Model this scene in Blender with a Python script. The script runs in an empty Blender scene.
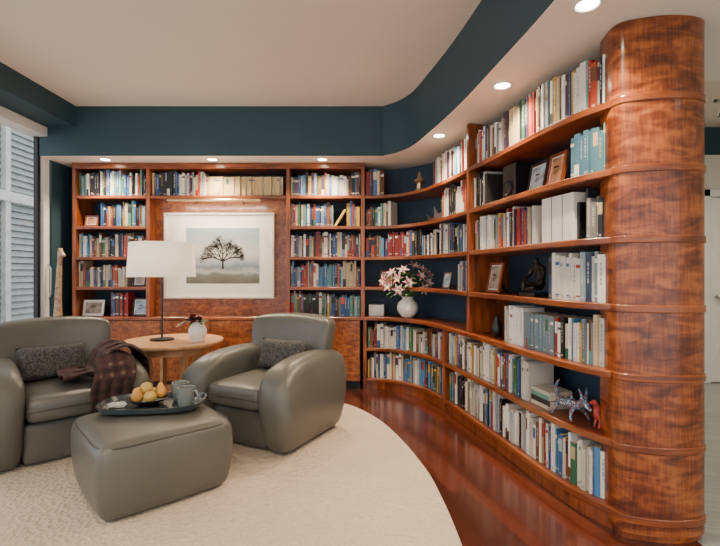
import bpy, bmesh, math, random
from mathutils import Vector, Matrix, noise
random.seed(7)
R=random.Random(11)
C=bpy.context.scene.collection
CAMH=1.21
# ---------------------------------------------------------------- materials
def newmat(name):
    m=bpy.data.materials.new(name); m.use_nodes=True
    return m, m.node_tree, m.node_tree.nodes['Principled BSDF']
def mat(name,col,rough=.5,metal=0,noise_amt=.12,nscale=8,bump=0,bscale=60,coat=0,emit=0,sheen=0):
    m,t,p=newmat(name); n=t.nodes; l=t.links
    p.inputs['Roughness'].default_value=rough; p.inputs['Metallic'].default_value=metal
    p.inputs['Coat Weight'].default_value=coat
    if sheen: p.inputs['Sheen Weight'].default_value=sheen
    tc=n.new('ShaderNodeTexCoord'); nz=n.new('ShaderNodeTexNoise'); nz.inputs['Scale'].default_value=nscale
    l.new(tc.outputs['Object'],nz.inputs['Vector'])
    cr=n.new('ShaderNodeValToRGB')
    cr.color_ramp.elements[0].position=.3; cr.color_ramp.elements[1].position=.7
    cr.color_ramp.elements[0].color=[c*(1-noise_amt) for c in col]+[1]
    cr.color_ramp.elements[1].color=[min(1,c*(1+noise_amt)) for c in col]+[1]
    l.new(nz.outputs['Fac'],cr.inputs['Fac']); l.new(cr.outputs['Color'],p.inputs['Base Color'])
    if bump:
        n2=n.new('ShaderNodeTexNoise'); n2.inputs['Scale'].default_value=bscale; n2.inputs['Detail'].default_value=4
        l.new(tc.outputs['Object'],n2.inputs['Vector'])
        b=n.new('ShaderNodeBump'); b.inputs['Strength'].default_value=bump; b.inputs['Distance'].default_value=.01
        l.new(n2.outputs['Fac'],b.inputs['Height']); l.new(b.outputs['Normal'],p.inputs['Normal'])
    if emit:
        p.inputs['Emission Color'].default_value=list(col)+[1]; p.inputs['Emission Strength'].default_value=emit
    return m
def wood(name,cols,scale=(3,3,.6),nscale=3,dist=1.0,rough=.3,coat=.3,fine=(40,40,3),rot=(0,0,0),w1=.78,w2=.28):
    m,t,p=newmat(name); n=t.nodes; l=t.links
    tc=n.new('ShaderNodeTexCoord'); mp=n.new('ShaderNodeMapping'); mp.inputs['Scale'].default_value=scale; mp.inputs['Rotation'].default_value=rot
    l.new(tc.outputs['Object'],mp.inputs['Vector'])
    nz=n.new('ShaderNodeTexNoise'); nz.inputs['Scale'].default_value=nscale; nz.inputs['Detail'].default_value=5
    nz.inputs['Distortion'].default_value=dist
    l.new(mp.outputs['Vector'],nz.inputs['Vector'])
    mp2=n.new('ShaderNodeMapping'); mp2.inputs['Scale'].default_value=fine
    l.new(tc.outputs['Object'],mp2.inputs['Vector'])
    n2=n.new('ShaderNodeTexNoise'); n2.inputs['Scale'].default_value=2; n2.inputs['Detail'].default_value=3
    l.new(mp2.outputs['Vector'],n2.inputs['Vector'])
    mx=n.new('ShaderNodeMath'); mx.operation='MULTIPLY_ADD'; mx.inputs[1].default_value=w2
    l.new(n2.outputs['Fac'],mx.inputs[0])
    ad=n.new('ShaderNodeMath'); ad.operation='MULTIPLY'; ad.inputs[1].default_value=w1
    l.new(nz.outputs['Fac'],ad.inputs[0]); l.new(ad.outputs[0],mx.inputs[2])
    cr=n.new('ShaderNodeValToRGB'); e=cr.color_ramp.elements
    e[0].position=.36; e[0].color=list(cols[0])+[1]; e[1].position=.68; e[1].color=list(cols[2])+[1]
    k=e.new(.52); k.color=list(cols[1])+[1]
    l.new(mx.outputs[0],cr.inputs['Fac']); l.new(cr.outputs['Color'],p.inputs['Base Color'])
    p.inputs['Roughness'].default_value=rough; p.inputs['Coat Weight'].default_value=coat; p.inputs['Coat Roughness'].default_value=.15
    return m
CH=[(.07,.014,.004),(.20,.046,.010),(.33,.088,.019)]
M_wood=wood('cherry_wood',CH,scale=(.8,.8,6),fine=(4,4,60))
M_woodV=wood('cherry_vertical',CH,scale=(6,6,.8),fine=(60,60,4))
M_fig=wood('figured_cherry',[(.055,.010,.003),(.19,.042,.009),(.40,.115,.024)],scale=(2.2,2.2,6.5),nscale=2.6,dist=1.1,rough=.3,coat=.3,fine=(50,50,5),rot=(0,.35,0),w1=.75,w2=.30)
M_figdoor=wood('figured_cherry_doors',[(.10,.020,.005),(.26,.065,.014),(.44,.14,.032)],scale=(3,3,7),nscale=3,dist=1.2,rough=.32,coat=.3,fine=(50,50,6),w1=.7,w2=.35)
M_table=wood('maple_wood',[(.42,.20,.09),(.55,.30,.14),(.66,.40,.21)],scale=(1,6,1),fine=(4,60,4),rough=.35)
M_blue=mat('teal_blue_paint',(.024,.060,.080),.6,nscale=2,noise_amt=.06)
M_blue2=mat('teal_blue_back_panel',(.022,.048,.080),.6,nscale=2,noise_amt=.06)
M_ceil=mat('ceiling_paint',(.80,.725,.64),.85,nscale=1.2,noise_amt=.02)
M_soff=mat('soffit_paint',(.86,.80,.72),.8,nscale=1.2,noise_amt=.02)
M_white=mat('white_paint',(.78,.77,.74),.45,nscale=3,noise_amt=.03)
M_cream=mat('cream_wall_paint',(.72,.67,.58),.7,nscale=2,noise_amt=.03)
M_leather=mat('taupe_leather',(.098,.097,.086),.36,nscale=5,noise_amt=.06,bump=.12,bscale=140)
M_seam=mat('leather_seam',(.045,.043,.038),.5)
M_dark=mat('dark_metal',(.03,.03,.032),.35,metal=.6)
M_steel=mat('brushed_steel',(.5,.5,.5),.3,metal=1)
M_brass=mat('brass',(.75,.6,.35),.3,metal=1)
M_ceramic=mat('white_ceramic',(.82,.8,.76),.2,coat=.5,noise_amt=.02)
M_black=mat('black_lacquer',(.012,.012,.013),.3)
M_bronze=mat('dark_bronze',(.03,.024,.022),.35,metal=.6)
M_stem=mat('plant_green',(.07,.19,.04),.5,noise_amt=.35,nscale=20)
def carpetmat():
    m=mat('cream_carpet',(.52,.43,.325),.95,nscale=1.5,noise_amt=.06,sheen=.2)
    t=m.node_tree;n=t.nodes;l=t.links;p=n['Principled BSDF']
    tc=n.new('ShaderNodeTexCoord')
    v=n.new('ShaderNodeTexVoronoi'); v.inputs['Scale'].default_value=38
    l.new(tc.outputs['Object'],v.inputs['Vector'])
    n2=n.new('ShaderNodeTexNoise'); n2.inputs['Scale'].default_value=25; n2.inputs['Detail'].default_value=6
    l.new(tc.outputs['Object'],n2.inputs['Vector'])
    a=n.new('ShaderNodeMath'); a.operation='ADD'; l.new(v.outputs['Distance'],a.inputs[0]); l.new(n2.outputs['Fac'],a.inputs[1])
    b=n.new('ShaderNodeBump'); b.inputs['Strength'].default_value=.9; b.inputs['Distance'].default_value=.012
    l.new(a.outputs[0],b.inputs['Height']); l.new(b.outputs['Normal'],p.inputs['Normal'])
    return m
M_carpet=carpetmat()
def plankmat(name,c1,c2,mortar,rot,rough,width=1.1,row=.083,coat=.5):
    m,t,p=newmat(name); n=t.nodes; l=t.links
    tc=n.new('ShaderNodeTexCoord'); mp=n.new('ShaderNodeMapping'); mp.inputs['Rotation'].default_value=(0,0,rot)
    l.new(tc.outputs['Object'],mp.inputs['Vector'])
    br=n.new('ShaderNodeTexBrick'); br.inputs['Scale'].default_value=1; br.inputs['Brick Width'].default_value=width
    br.inputs['Row Height'].default_value=row; br.inputs['Mortar Size'].default_value=.0012
    br.inputs['Color1'].default_value=list(c1)+[1]; br.inputs['Color2'].default_value=list(c2)+[1]; br.inputs['Mortar'].default_value=list(mortar)+[1]
    l.new(mp.outputs['Vector'],br.inputs['Vector'])
    mp2=n.new('ShaderNodeMapping'); mp2.inputs['Scale'].default_value=(2,40,1)
    l.new(mp.outputs['Vector'],mp2.inputs['Vector'])
    nz=n.new('ShaderNodeTexNoise'); nz.inputs['Scale'].default_value=1.5; nz.inputs['Detail'].default_value=4
    l.new(mp2.outputs['Vector'],nz.inputs['Vector'])
    mr=n.new('ShaderNodeMapRange'); mr.inputs['To Min'].default_value=.5; mr.inputs['To Max'].default_value=1.5
    l.new(nz.outputs['Fac'],mr.inputs['Value'])
    mx=n.new('ShaderNodeVectorMath'); mx.operation='SCALE'
    l.new(br.outputs['Color'],mx.inputs[0]); l.new(mr.outputs['Result'],mx.inputs['Scale'])
    l.new(mx.outputs[0],p.inputs['Base Color'])
    p.inputs['Roughness'].default_value=rough; p.inputs['Coat Weight'].default_value=coat; p.inputs['Coat Roughness'].default_value=.12
    return m
M_floor=plankmat('cherry_floor_planks',(.038,.009,.005),(.10,.022,.010),(.008,.003,.002),math.radians(72),.22)
M_gfloor=plankmat('grey_floor_planks',(.20,.235,.24),(.26,.30,.30),(.08,.09,.09),math.radians(20),.35,row=.12)
def vcolmat():
    m,t,p=newmat('book_covers'); n=t.nodes
    a=n.new('ShaderNodeVertexColor'); a.layer_name='Col'
    t.links.new(a.outputs['Color'],p.inputs['Base Color']); p.inputs['Roughness'].default_value=.4
    return m
M_books=vcolmat()
# ---------------------------------------------------------------- mesh helpers
def link(o,parent=None):
    C.objects.link(o)
    if parent: o.parent=parent
    return o
def empty(name,loc=(0,0,0),rot=0):
    e=bpy.data.objects.new(name,None); e.location=loc; e.rotation_euler=(0,0,rot); e.empty_display_size=.1
    C.objects.link(e); return e
def mesh(name,v,f,m,parent=None,smooth=False,loc=None,rot=None,bevel=0,sub=0):
    me=bpy.data.meshes.new(name); me.from_pydata([tuple(x) for x in v],[],f); me.update()
    bm=bmesh.new(); bm.from_mesh(me); bmesh.ops.recalc_face_normals(bm,faces=bm.faces); bm.to_mesh(me); bm.free()
    if m: me.materials.append(m)
    if smooth:
        for p in me.polygons: p.use_smooth=True
    o=bpy.data.objects.new(name,me)
    if loc is not None: o.location=loc
    if rot is not None: o.rotation_euler=rot
    link(o,parent)
    if bevel:
        b=o.modifiers.new('bev','BEVEL'); b.width=bevel; b.segments=3; b.limit_method='ANGLE'; b.angle_limit=.6
    if sub:
        s=o.modifiers.new('sub','SUBSURF'); s.levels=sub; s.render_levels=sub
    return o
BF=[(0,1,2,3),(7,6,5,4),(0,4,5,1),(1,5,6,2),(2,6,7,3),(3,7,4,0)]
def boxv(x0,x1,y0,y1,z0,z1):
    return [(x0,y0,z0),(x1,y0,z0),(x1,y1,z0),(x0,y1,z0),(x0,y0,z1),(x1,y0,z1),(x1,y1,z1),(x0,y1,z1)]
def box(name,x0,x1,y0,y1,z0,z1,m,parent=None,bevel=0,loc=None,rot=None):
    return mesh(name,boxv(x0,x1,y0,y1,z0,z1),BF,m,parent,bevel=bevel,loc=loc,rot=rot)
class MB:
    def __init__(s): s.v=[];s.f=[];s.c=[]
    def add(s,v,f,c=None):
        b=len(s.v); s.v+=[tuple(x) for x in v]
        for i,q in enumerate(f):
            s.f.append(tuple(k+b for k in q))
            s.c.append(c[i] if isinstance(c,list) else c)
    def box(s,x0,x1,y0,y1,z0,z1): s.add(boxv(x0,x1,y0,y1,z0,z1),BF)
    def make(s,name,m,parent=None,**k): return mesh(name,s.v,s.f,m,parent,**k)
def prism(name,pts,z0,z1,m,parent=None,bevel=0,smooth=False):
    n=len(pts); v=[(p[0],p[1],z0) for p in pts]+[(p[0],p[1],z1) for p in pts]
    f=[tuple(range(n-1,-1,-1)),tuple(range(n,2*n))]+[(i,(i+1)%n,(i+1)%n+n,i+n) for i in range(n)]
    return mesh(name,v,f,m,parent,bevel=bevel)
def rbox(name,sx,sy,sz,r,m,parent=None,fn=None,n=10,loc=None,rot=None,sub=1):
    bm=bmesh.new(); bmesh.ops.create_cube(bm,size=2)
    bmesh.ops.subdivide_edges(bm,edges=bm.edges[:],cuts=n,use_grid_fill=True)
    h=Vector((sx/2,sy/2,sz/2)); 
    for vt in bm.verts:
        p=Vector([math.sin(max(-1,min(1,c))*math.pi/2)*hh for c,hh in zip(vt.co,h)])
        q=Vector([max(-(hh-r),min(hh-r,c)) for c,hh in zip(p,h)])
        d=p-q
        if d.length>1e-7: p=q+d.normalized()*r
        if fn: p=Vector(fn(p.x,p.y,p.z))
        vt.co=p
    me=bpy.data.meshes.new(name); bm.to_mesh(me); bm.free()
    me.materials.append(m)
    for p in me.polygons: p.use_smooth=True
    o=bpy.data.objects.new(name,me)
    if loc is not None: o.location=loc
    if rot is not None: o.rotation_euler=rot
    link(o,parent)
    if sub:
        s=o.modifiers.new('sub','SUBSURF'); s.levels=sub; s.render_levels=sub
    return o
def lathe(name,prof,m,parent=None,seg=40,loc=None,rot=None,cap=True,fn=None):
    v=[];f=[];n=len(prof)
    for i in range(seg):
        a=2*math.pi*i/seg
        for r,z in prof:
            v.append((r*math.cos(a),r*math.sin(a),z))
    for i in range(seg):
        j=(i+1)%seg
        for k in range(n-1):
            f.append((i*n+k,j*n+k,j*n+k+1,i*n+k+1))
    if cap:
        if prof[0][0]>1e-6: f.append(tuple(i*n for i in range(seg-1,-1,-1)))
        if prof[-1][0]>1e-6: f.append(tuple(i*n+n-1 for i in range(seg)))
    o=mesh(name,v,f,m,parent,smooth=True,loc=loc,rot=rot)
    bm=bmesh.new(); bm.from_mesh(o.data); bmesh.ops.remove_doubles(bm,verts=bm.verts,dist=1e-5); bmesh.ops.recalc_face_normals(bm,faces=bm.faces)
    bm.to_mesh(o.data); bm.free()
    e=o.modifiers.new('es','EDGE_SPLIT'); e.split_angle=math.radians(50)
    return o
def tube(name,pts,r,m,parent=None,closed=False,radii=None):
    cu=bpy.data.curves.new(name,'CURVE'); cu.dimensions='3D'; cu.bevel_depth=r; cu.bevel_resolution=4; cu.use_fill_caps=True
    sp=cu.splines.new('POLY'); sp.points.add(len(pts)-1)
    for i,p in enumerate(pts):
        sp.points[i].co=(*p,1)
        if radii: sp.points[i].radius=radii[i]
    sp.use_cyclic_u=closed
    cu.materials.append(m)
    o=bpy.data.objects.new(name,cu); link(o,parent); return o
def skin(name,verts,edges,rad,m,parent=None,loc=None,rot=None,sub=2):
    me=bpy.data.meshes.new(name); me.from_pydata(verts,edges,[]); me.materials.append(m)
    o=bpy.data.objects.new(name,me)
    if loc is not None:o.location=loc
    if rot is not None:o.rotation_euler=rot
    link(o,parent)
    s=o.modifiers.new('skin','SKIN'); s.use_smooth_shade=True
    if not me.skin_vertices: 
        bm=bmesh.new(); bm.from_mesh(me); bm.verts.layers.skin.verify(); bm.to_mesh(me); bm.free()
    for i,sv in enumerate(me.skin_vertices[0].data):
        r=rad[i]; sv.radius=(r,r); sv.use_root=(i==0)
    ss=o.modifiers.new('sub','SUBSURF'); ss.levels=sub; ss.render_levels=sub
    return o
def catmull(P,k=8):
    out=[]
    for i in range(len(P)-1):
        p0=P[max(i-1,0)];p1=P[i];p2=P[i+1];p3=P[min(i+2,len(P)-1)]
        for j in range(k):
            t=j/k
            out.append(tuple(.5*((2*b)+(c-a)*t+(2*a-5*b+4*c-d)*t*t+(-a+3*b-3*c+d)*t**3) for a,b,c,d in zip(p0,p1,p2,p3)))
    out.append(tuple(P[-1])); return out
# ---------------------------------------------------------------- levels
LV=[.11,.43,.752,1.065,1.38,1.70,2.02,2.345]
TH=.034
SOF=2.36; CE=2.85
FY=4.69
WX=-3.15
# ---------------------------------------------------------------- room shell
box('floor_wood',-3.3,1.52,-1.7,5.15,-.1,0,M_floor)
box('floor_grey',1.52,4.7,-1.7,5.15,-.1,-.001,M_gfloor)
box('ceiling',-3.3,4.7,-1.7,5.15,CE,CE+.1,M_ceil)
box('wall_back',-3.3,4.7,5.06,5.16,0,CE,M_blue)
box('wall_right',4.6,4.7,-1.7,5.06,0,CE,M_cream)
wr=MB(); wr.box(WX,4.6,-1.7,-1.6,2.45,CE)  # unseen rear wall, wide openings added to let sky light in
for x in (-3.1,-1.3,.7,2.6,4.45): wr.box(x-.06,x+.1,-1.7,-1.6,0,2.45)
wr.make('wall_rear',M_cream)
wl=MB(); wl.box(WX-.1,WX,-1.6,5.06,2.64,CE); wl.box(WX-.1,WX,4.60,5.06,0,2.64)
wl.make('wall_left',M_blue)
box('trim_beam',WX,-2.79,-1.6,4.42,2.646,CE-.001,M_blue)
w=empty('window_1')
fr=MB()
fr.box(WX-.08,WX+.08,-1.6,4.60,2.55,2.64); fr.box(WX-.08,WX+.01,-1.6,4.60,0,.05)
for y in (4.50,3.4,3.33,2.3,1.1,-.1,-1.5): fr.box(WX-.06,WX+.01,y-.03,y+.05,.05,2.55)
fr.make('window_frame',M_white,w,bevel=.004)
fr=MB()
for y in (4.43,3.48): fr.box(WX-.05,WX-.01,y-.02,y+.02,.05,2.55)
fr.make('window_sash',M_dark,w)
g,t,p=newmat('window_glass'); nn=t.nodes
tr=nn.new('ShaderNodeBsdfTransparent'); gl=nn.new('ShaderNodeBsdfGlossy'); gl.inputs['Roughness'].default_value=.02
ms=nn.new('ShaderNodeMixShader'); ms.inputs[0].default_value=.06
t.links.new(tr.outputs[0],ms.inputs[1]); t.links.new(gl.outputs[0],ms.inputs[2]); t.links.new(ms.outputs[0],nn['Material Output'].inputs['Surface'])
mesh('window_pane',[(WX-.04,-1.5,.05),(WX-.04,4.5,.05),(WX-.04,4.5,2.55),(WX-.04,-1.5,2.55)],[(0,1,2,3)],g,w)
tube('door_pull',[(WX+.03,4.5,.95),(WX+.06,4.5,1.0),(WX+.06,4.5,1.25),(WX+.03,4.5,1.3)],.008,M_steel,w)
# soffit
spath=catmull([(WX,4.42),(-1.5,4.42),(.05,4.42),(.25,4.395),(.45,4.13),(.57,3.65),(.68,3.06),(.76,2.44),(.82,1.89),(.88,1.0),(.95,-1.6)],8)
sp=spath+[(4.6,-1.6),(4.6,2.7),(1.9,2.7),(1.55,3.6),(1.35,4.6),(1.3,5.06),(WX,5.06)]
o=prism('ceiling_soffit',sp,SOF,CE-.002,M_blue)
o.data.materials.append(M_soff)
for pl in o.data.polygons:
    if abs(pl.normal.z)>.9: pl.material_index=1
# ---------------------------------------------------------------- bookcase path
path=catmull([(0.03,4.69),(0.23,4.665),(.405,4.56),(.55,4.39),(.65,4.19),(.755,3.83),(.84,3.43),(.93,3.0),(1.015,2.56),(1.095,2.27),(1.18,2.10)],8)
S=[0]
for a,b in zip(path,path[1:]): S.append(S[-1]+math.dist(a,b))
TOT=S[-1]
def at(s):
    s=max(0,min(TOT-1e-6,s))
    for i in range(len(S)-1):
        if S[i+1]>=s: break
    u=(s-S[i])/(S[i+1]-S[i]); a=Vector(path[i]);b=Vector(path[i+1]); p=a.lerp(b,u)
    i0=max(0,i-1);i1=min(len(path)-1,i+2)
    t=(Vector(path[i1])-Vector(path[i0])).normalized()
    return p,t,Vector((-t.y,t.x))
def strip(mb,s0,s1,d0,d1,z0,z1,n=60):
    v=[]
    for i in range(n+1):
        p,t,nn=at(s0+(s1-s0)*i/n)
        a=p+nn*d0;b=p+nn*d1
        v+=[(a.x,a.y,z0),(b.x,b.y,z0),(b.x,b.y,z1),(a.x,a.y,z1)]
    f=[(0,1,2,3),(4*n+3,4*n+2,4*n+1,4*n)]
    for i in range(n):
        for k in range(4):
            f.append((4*i+k,4*i+4+k,4*i+4+(k+1)%4,4*i+(k+1)%4))
    mb.add(v,f)
bc=empty('curved_bookcase')
DEP=.335
sh=MB()
for i,z in enumerate(LV):
    ext=.02 if i==2 else 0
    if i<7: strip(sh,0,TOT,-ext,DEP,z-TH,z)
    if i in (0,1): continue
    if i==2: sh.box(WX+.01,.035,FY-.02,5.03,z-TH,z)
    elif i in (3,4,5):
        for a,b in ((-2.98,-2.21),(-.75,.03)): sh.box(a,b,FY,5.03,z-TH,z)
    elif i==7: sh.box(-3.0,.05,FY-.01,5.03,z-TH-.015,z+.012)
    else: sh.box(-2.98,.03,FY,5.03,z-TH,z)
sh.make('shelves',M_wood,bc,bevel=.006)
up=MB()
for x in (-2.98,-2.21,-.75,.03):
    up.box(x-.02,x+.02,FY-.004,5.03,.752,SOF-.004)
def upright(s,z0,z1):
    p,t,nn=at(s); q=[]
    for dt,dn in ((-.018,-.004),(.018,-.004),(.018,DEP),(-.018,DEP)):
        c=p+t*dt+nn*dn; q.append(c)
    up.add([(c.x,c.y,z0) for c in q]+[(c.x,c.y,z1) for c in q],BF)
upright(1.60,LV[2]-.01,SOF-.004); upright(1.13,.05,LV[2]-.01); upright(.02,.05,LV[2]-.01)
up.make('uprights',M_woodV,bc,bevel=.004)
bk=MB(); bk.box(-3.0,.1,5.03,5.05,.75,SOF-.004); strip(bk,0,TOT-.02,DEP,DEP+.012,.02,SOF-.004)
bk.make('back_panels',M_blue2,bc)
tk=MB(); strip(tk,0,TOT,.02,.05,0,LV[0]-TH); tk.make('toe_kick',M_woodV,bc)
box('center_panel',-2.19,-.77,4.83,4.87,.752,LV[6]-TH,M_figdoor,bc)
box('cabinet_carcass',WX+.02,.0,FY+.012,5.03,.08,.718,M_woodV,bc)
box('cabinet_toe',WX+.02,.0,FY+.05,5.03,0,.08,M_dark,bc)
dr=MB(); xs=[WX+.02,-2.6,-2.08,-1.56,-1.04,-.52,.0]
for a,b in zip(xs,xs[1:]): dr.box(a+.003,b-.003,FY-.008,FY+.012,.085,.714)
dr.make('cabinet_doors',M_figdoor,bc,bevel=.003)
nose=catmull([(1.18,2.14),(1.183,2.085),(1.215,2.045),(1.31,2.012),(1.40,2.0),(1.50,2.012),(1.57,2.05),(1.595,2.12)],5)
def outset(pts,d):
    out=[];c=Vector((1.38,2.25))
    for i,p in enumerate(pts):
        q=Vector(p); out.append(tuple(q+(q-c).normalized()*d))
    return out
foot=nose+[(1.59,2.24),(1.195,2.24)]
o=prism('end_column',foot,.03,SOF-.003,M_fig,bc)
nb=outset(nose,.006)+[(1.596,2.24),(1.195,2.24)]
for i,z in enumerate(LV[:7]):
    prism('column_band_%d'%i,nb,z-TH,z,M_wood,bc,bevel=.005)
prism('column_plinth',outset(nose,-.012)+[(1.585,2.24),(1.195,2.24)],0,.08,M_fig,bc)
pw=MB(); strip(pw,.25,TOT,DEP+.02,DEP+.10,0,SOF-.002); pw.make('wall_partition',M_cream)
# other room
box('wall_hall',1.6,4.6,4.99,5.06,0,2.52,M_cream)
d=empty('door_1'); 
box('door_leaf',3.86,4.5,4.955,4.985,.01,2.04,M_white,d,bevel=.004)
dp=MB()
for a,b,c,e in ((3.95,4.14,1.15,1.92),(4.22,4.41,1.15,1.92),(3.95,4.14,.2,.95),(4.22,4.41,.2,.95)): dp.box(a,b,4.945,4.96,c,e)
dp.make('door_panels',M_white,d,bevel=.012)
df=MB(); df.box(3.76,3.85,4.94,4.985,0,2.13); df.box(3.76,4.59,4.94,4.985,2.05,2.13)
df.make('door_casing',M_white,d,bevel=.005)
lathe('door_knob',[(0,0),(.022,.005),(.03,.02),(.028,.04),(.01,.05),(.01,.07)],M_steel,d,loc=(3.92,4.885,.95),rot=(-math.pi/2,0,0))
tl=empty('track_light')
tube('track_rail',[(2.25,2.85,2.30),(2.6,2.95,2.31),(3.0,3.25,2.31)],.012,M_steel,tl)
tube('track_drop',[(2.6,2.95,2.31),(2.6,2.95,CE-.002)],.008,M_steel,tl)
for x,y in ((2.32,2.87),(2.75,3.06)):
    lathe('spot_head',[(.012,.08),(.02,.07),(.035,0),(.03,0.0)],M_steel,tl,loc=(x,y,2.2))
# carpet
cp=catmull([(-2.8,4.32),(-1.2,4.42),(-.62,4.36),(-.157,4.15),(.12,3.76),(.29,3.28),(.40,2.78),(.435,2.46),(.45,2.0),(.43,1.4),(.38,.6)],6)+[(.3,-.6),(-2.9,-.6)]
prism('area_rug',cp,0,.014,M_carpet,bevel=.006)
# ---------------------------------------------------------------- exterior
eb=empty('neighbour_building',)
f=MB()
for i in range(46): 
    z=-1.0+i*.12; f.add([(-6.52,5,z),(-6.40,5,z),(-6.46,5,z+.11),(-6.52,5,z+.11),(-6.52,13,z),(-6.40,13,z),(-6.46,13,z+.11),(-6.52,13,z+.11)],[(0,1,2,3),(7,6,5,4),(0,4,5,1),(1,5,6,2),(2,6,7,3),(3,7,4,0)])
f.make('siding',mat('grey_siding',(.36,.39,.38),.7),eb)
f=MB()
for y in (6.6,8.1,9.6,11.2):
    f.box(-6.42,-6.33,y-.06,y+.06,-1,4.4)
f.box(-6.42,-6.3,5,13,2.5,2.68); f.box(-6.42,-6.3,5,13,.15,.3)
f.make('siding_trim',mat('exterior_trim',(.6,.6,.57),.6),eb)
box('building_wall',-6.8,-6.5,5,13,-1,5,mat('facade',(.2,.21,.22),.7),eb)
box('exterior_deck',-6.2,-3.36,-1.6,13,-.2,-.05,mat('deck_boards',(.25,.23,.21),.7))
# ---------------------------------------------------------------- books
PAL=[(.74,.70,.60)]*6+[(.62,.55,.42)]*3+[(.45,.36,.22)]*2+[(.80,.79,.75)]*3+[(.03,.09,.26)]*4+[(.06,.20,.40)]*3+[(.015,.015,.02)]*6+[(.33,.02,.015)]*3+[(.50,.07,.03)]*2+[(.03,.13,.07)]*3+[(.08,.24,.20)]*2+[(.55,.33,.05)]*2+[(.14,.05,.02)]*4+[(.20,.25,.30)]*3+[(.33,.42,.48)]*2+[(.08,.03,.09)]*2
PALD=[c for c in PAL if sum(c)<1.2]+[(.74,.70,.60)]*3+[(.03,.09,.26)]*3+[(.18,.27,.33)]*5
PALW=PAL+[(.76,.73,.66)]*10+[(.80,.79,.75)]*6
bk=MB()
def book(o,t,nn,w,h,d,z,col,lean=0,lbl=True):
    o=Vector((o.x,o.y,0)); T=Vector((t.x,t.y,0)); N=Vector((nn.x,nn.y,0)); Z=Vector((0,0,1))
    if lean:
        T,Z=T*math.cos(lean)-Z*math.sin(lean), Z*math.cos(lean)+T*math.sin(lean)
        z=z+w*math.sin(lean) if lean>0 else z
    base=o+Vector((0,0,z))
    def P(a,b,c): return base+T*a+N*b+Z*c
    v=[P(0,0,0),P(w,0,0),P(w,d,0),P(0,d,0),P(0,0,h),P(w,0,h),P(w,d,h),P(0,d,h)]
    pg=(.62,.55,.43)
    bk.add(v,BF,[pg,pg,col,col,pg,col])
    if lbl:
        lum=sum(col)/3
        lc=R.choice([(.05,.05,.06),(.3,.03,.02),(.04,.1,.3),(.12,.1,.08)]) if lum>.35 else R.choice([(.7,.65,.5),(.6,.4,.1),(.7,.7,.68)])
        mixc=tuple(.5*a+.5*b for a,b in zip(lc,col))
        def q(a0,a1,c0,c1,c):
            bk.add([P(a0*w,-.0008,c0*h),P(a1*w,-.0008,c0*h),P(a1*w,-.0008,c1*h),P(a0*w,-.0008,c1*h)],[(0,1,2,3)],c)
        k=R.random()
        if k<.5:
            z0=R.uniform(.3,.45)
            while z0<.85:
                L_=R.uniform(.03,.12); q(.35,.62,z0,min(.9,z0+L_),mixc); z0+=L_+.025
        elif k<.66: q(0,1,.78,.86,lc); q(0,1,.1,.13,lc)
        elif k<.78: q(0,1,.6,.9,R.choice(PAL))
        elif k<.86: q(0,1,0,.3,R.choice(PAL))
        if R.random()<.5: q(.25,.75,.05,.1,mixc)
def colr(pal):
    c=R.choice(pal); k=R.uniform(.6,1.15); return tuple(min(.85,x*k) for x in c)
def rowgen(L0,L1,put,pal,wm,hm,uni):
    x=L0;runh=None
    while True:
        w=R.uniform(*wm) if R.random()<.8 else R.uniform(wm[1],wm[1]*1.3)
        if uni: w=uni[2]
        if x+w>L1:
            if not uni and L1-x>.011: w=L1-x-.0005
            else: break
        if uni: col=tuple(c*R.uniform(.9,1.05) for c in uni[0]);h=uni[1]
        else:
            if runh is None or R.random()<.25: runh=(R.uniform(*hm),colr(pal),R.random()<.22)
            h=min(.277,runh[0]+R.uniform(-.02,.02)); col=runh[1] if runh[2] else colr(pal)
        put(x,w,h,col); x+=w
        if L1-x<.011: break
def row_line(x0,x1,lv,pal=PAL,wm=(.011,.03),hm=(.19,.265),uni=None):
    rowgen(x0,x1,lambda x,w,h,col:book(Vector((x,FY+.03+R.uniform(0,.02))),Vector((1,0)),Vector((0,1)),w-.001,h,R.uniform(.14,.19),LV[lv]+.0005,col),pal,wm,hm,uni)
def row_path(s0,s1,lv,pal=PALW,wm=(.011,.03),hm=(.19,.268),uni=None,inset=.035):
    def put(s,w,h,col):
        p,t,nn=at(s+w/2); d=R.uniform(.14,.2)
        book(p-t*(w/2)+nn*(inset+R.uniform(0,.015)),t,nn,w-.001,h,d,LV[lv]+.0005,col)
    rowgen(s0,s1,put,pal,wm,hm,uni)
END=TOT-.004
B1=(-2.955,-2.235);B2=(-2.185,-.775);B3=(-.725,.005)
row_line(*B1,6,wm=(.012,.024)); 
row_line(B2[0],-1.62,6); row_line(-1.62,-.80,6,uni=((.55,.42,.22),.2,.03))
row_line(*B3,6)
row_line(-2.72,-2.25,5,PALD)
row_line(-2.955,-2.235,4,PAL); row_line(-2.955,-2.45,3,[(.62,.52,.36),(.6,.52,.35),(.4,.06,.03),(.05,.05,.15),(.55,.5,.4)])
row_line(-2.62,-2.43,2,PALD)
row_line(B3[0],-.28,5,PALD); row_line(-.14,B3[1],5,PALD)
book(Vector((-.27,FY+.04)),Vector((1,0)),Vector((0,1)),.02,.2,.16,LV[5]+.001,(.65,.5,.12),lean=.55)
row_line(*B3,4,PAL); row_line(*B3,3,PALD,hm=(.2,.265)); row_line(B3[0],-.5,2,PALD); row_line(-.5,B3[1],2,PALD,hm=(.19,.25))
row_path(.03,.22,6,PAL); row_path(.85,1.57,6,hm=(.2,.27)); row_path(1.63,END,6,hm=(.23,.277))
row_path(.03,.28,5,PAL); row_path(.98,1.57,5,hm=(.2,.27)); row_path(2.74,END,5,[(.8,.78,.74),(.1,.3,.3),(.75,.72,.66),(.08,.2,.28)],hm=(.2,.25))
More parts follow.
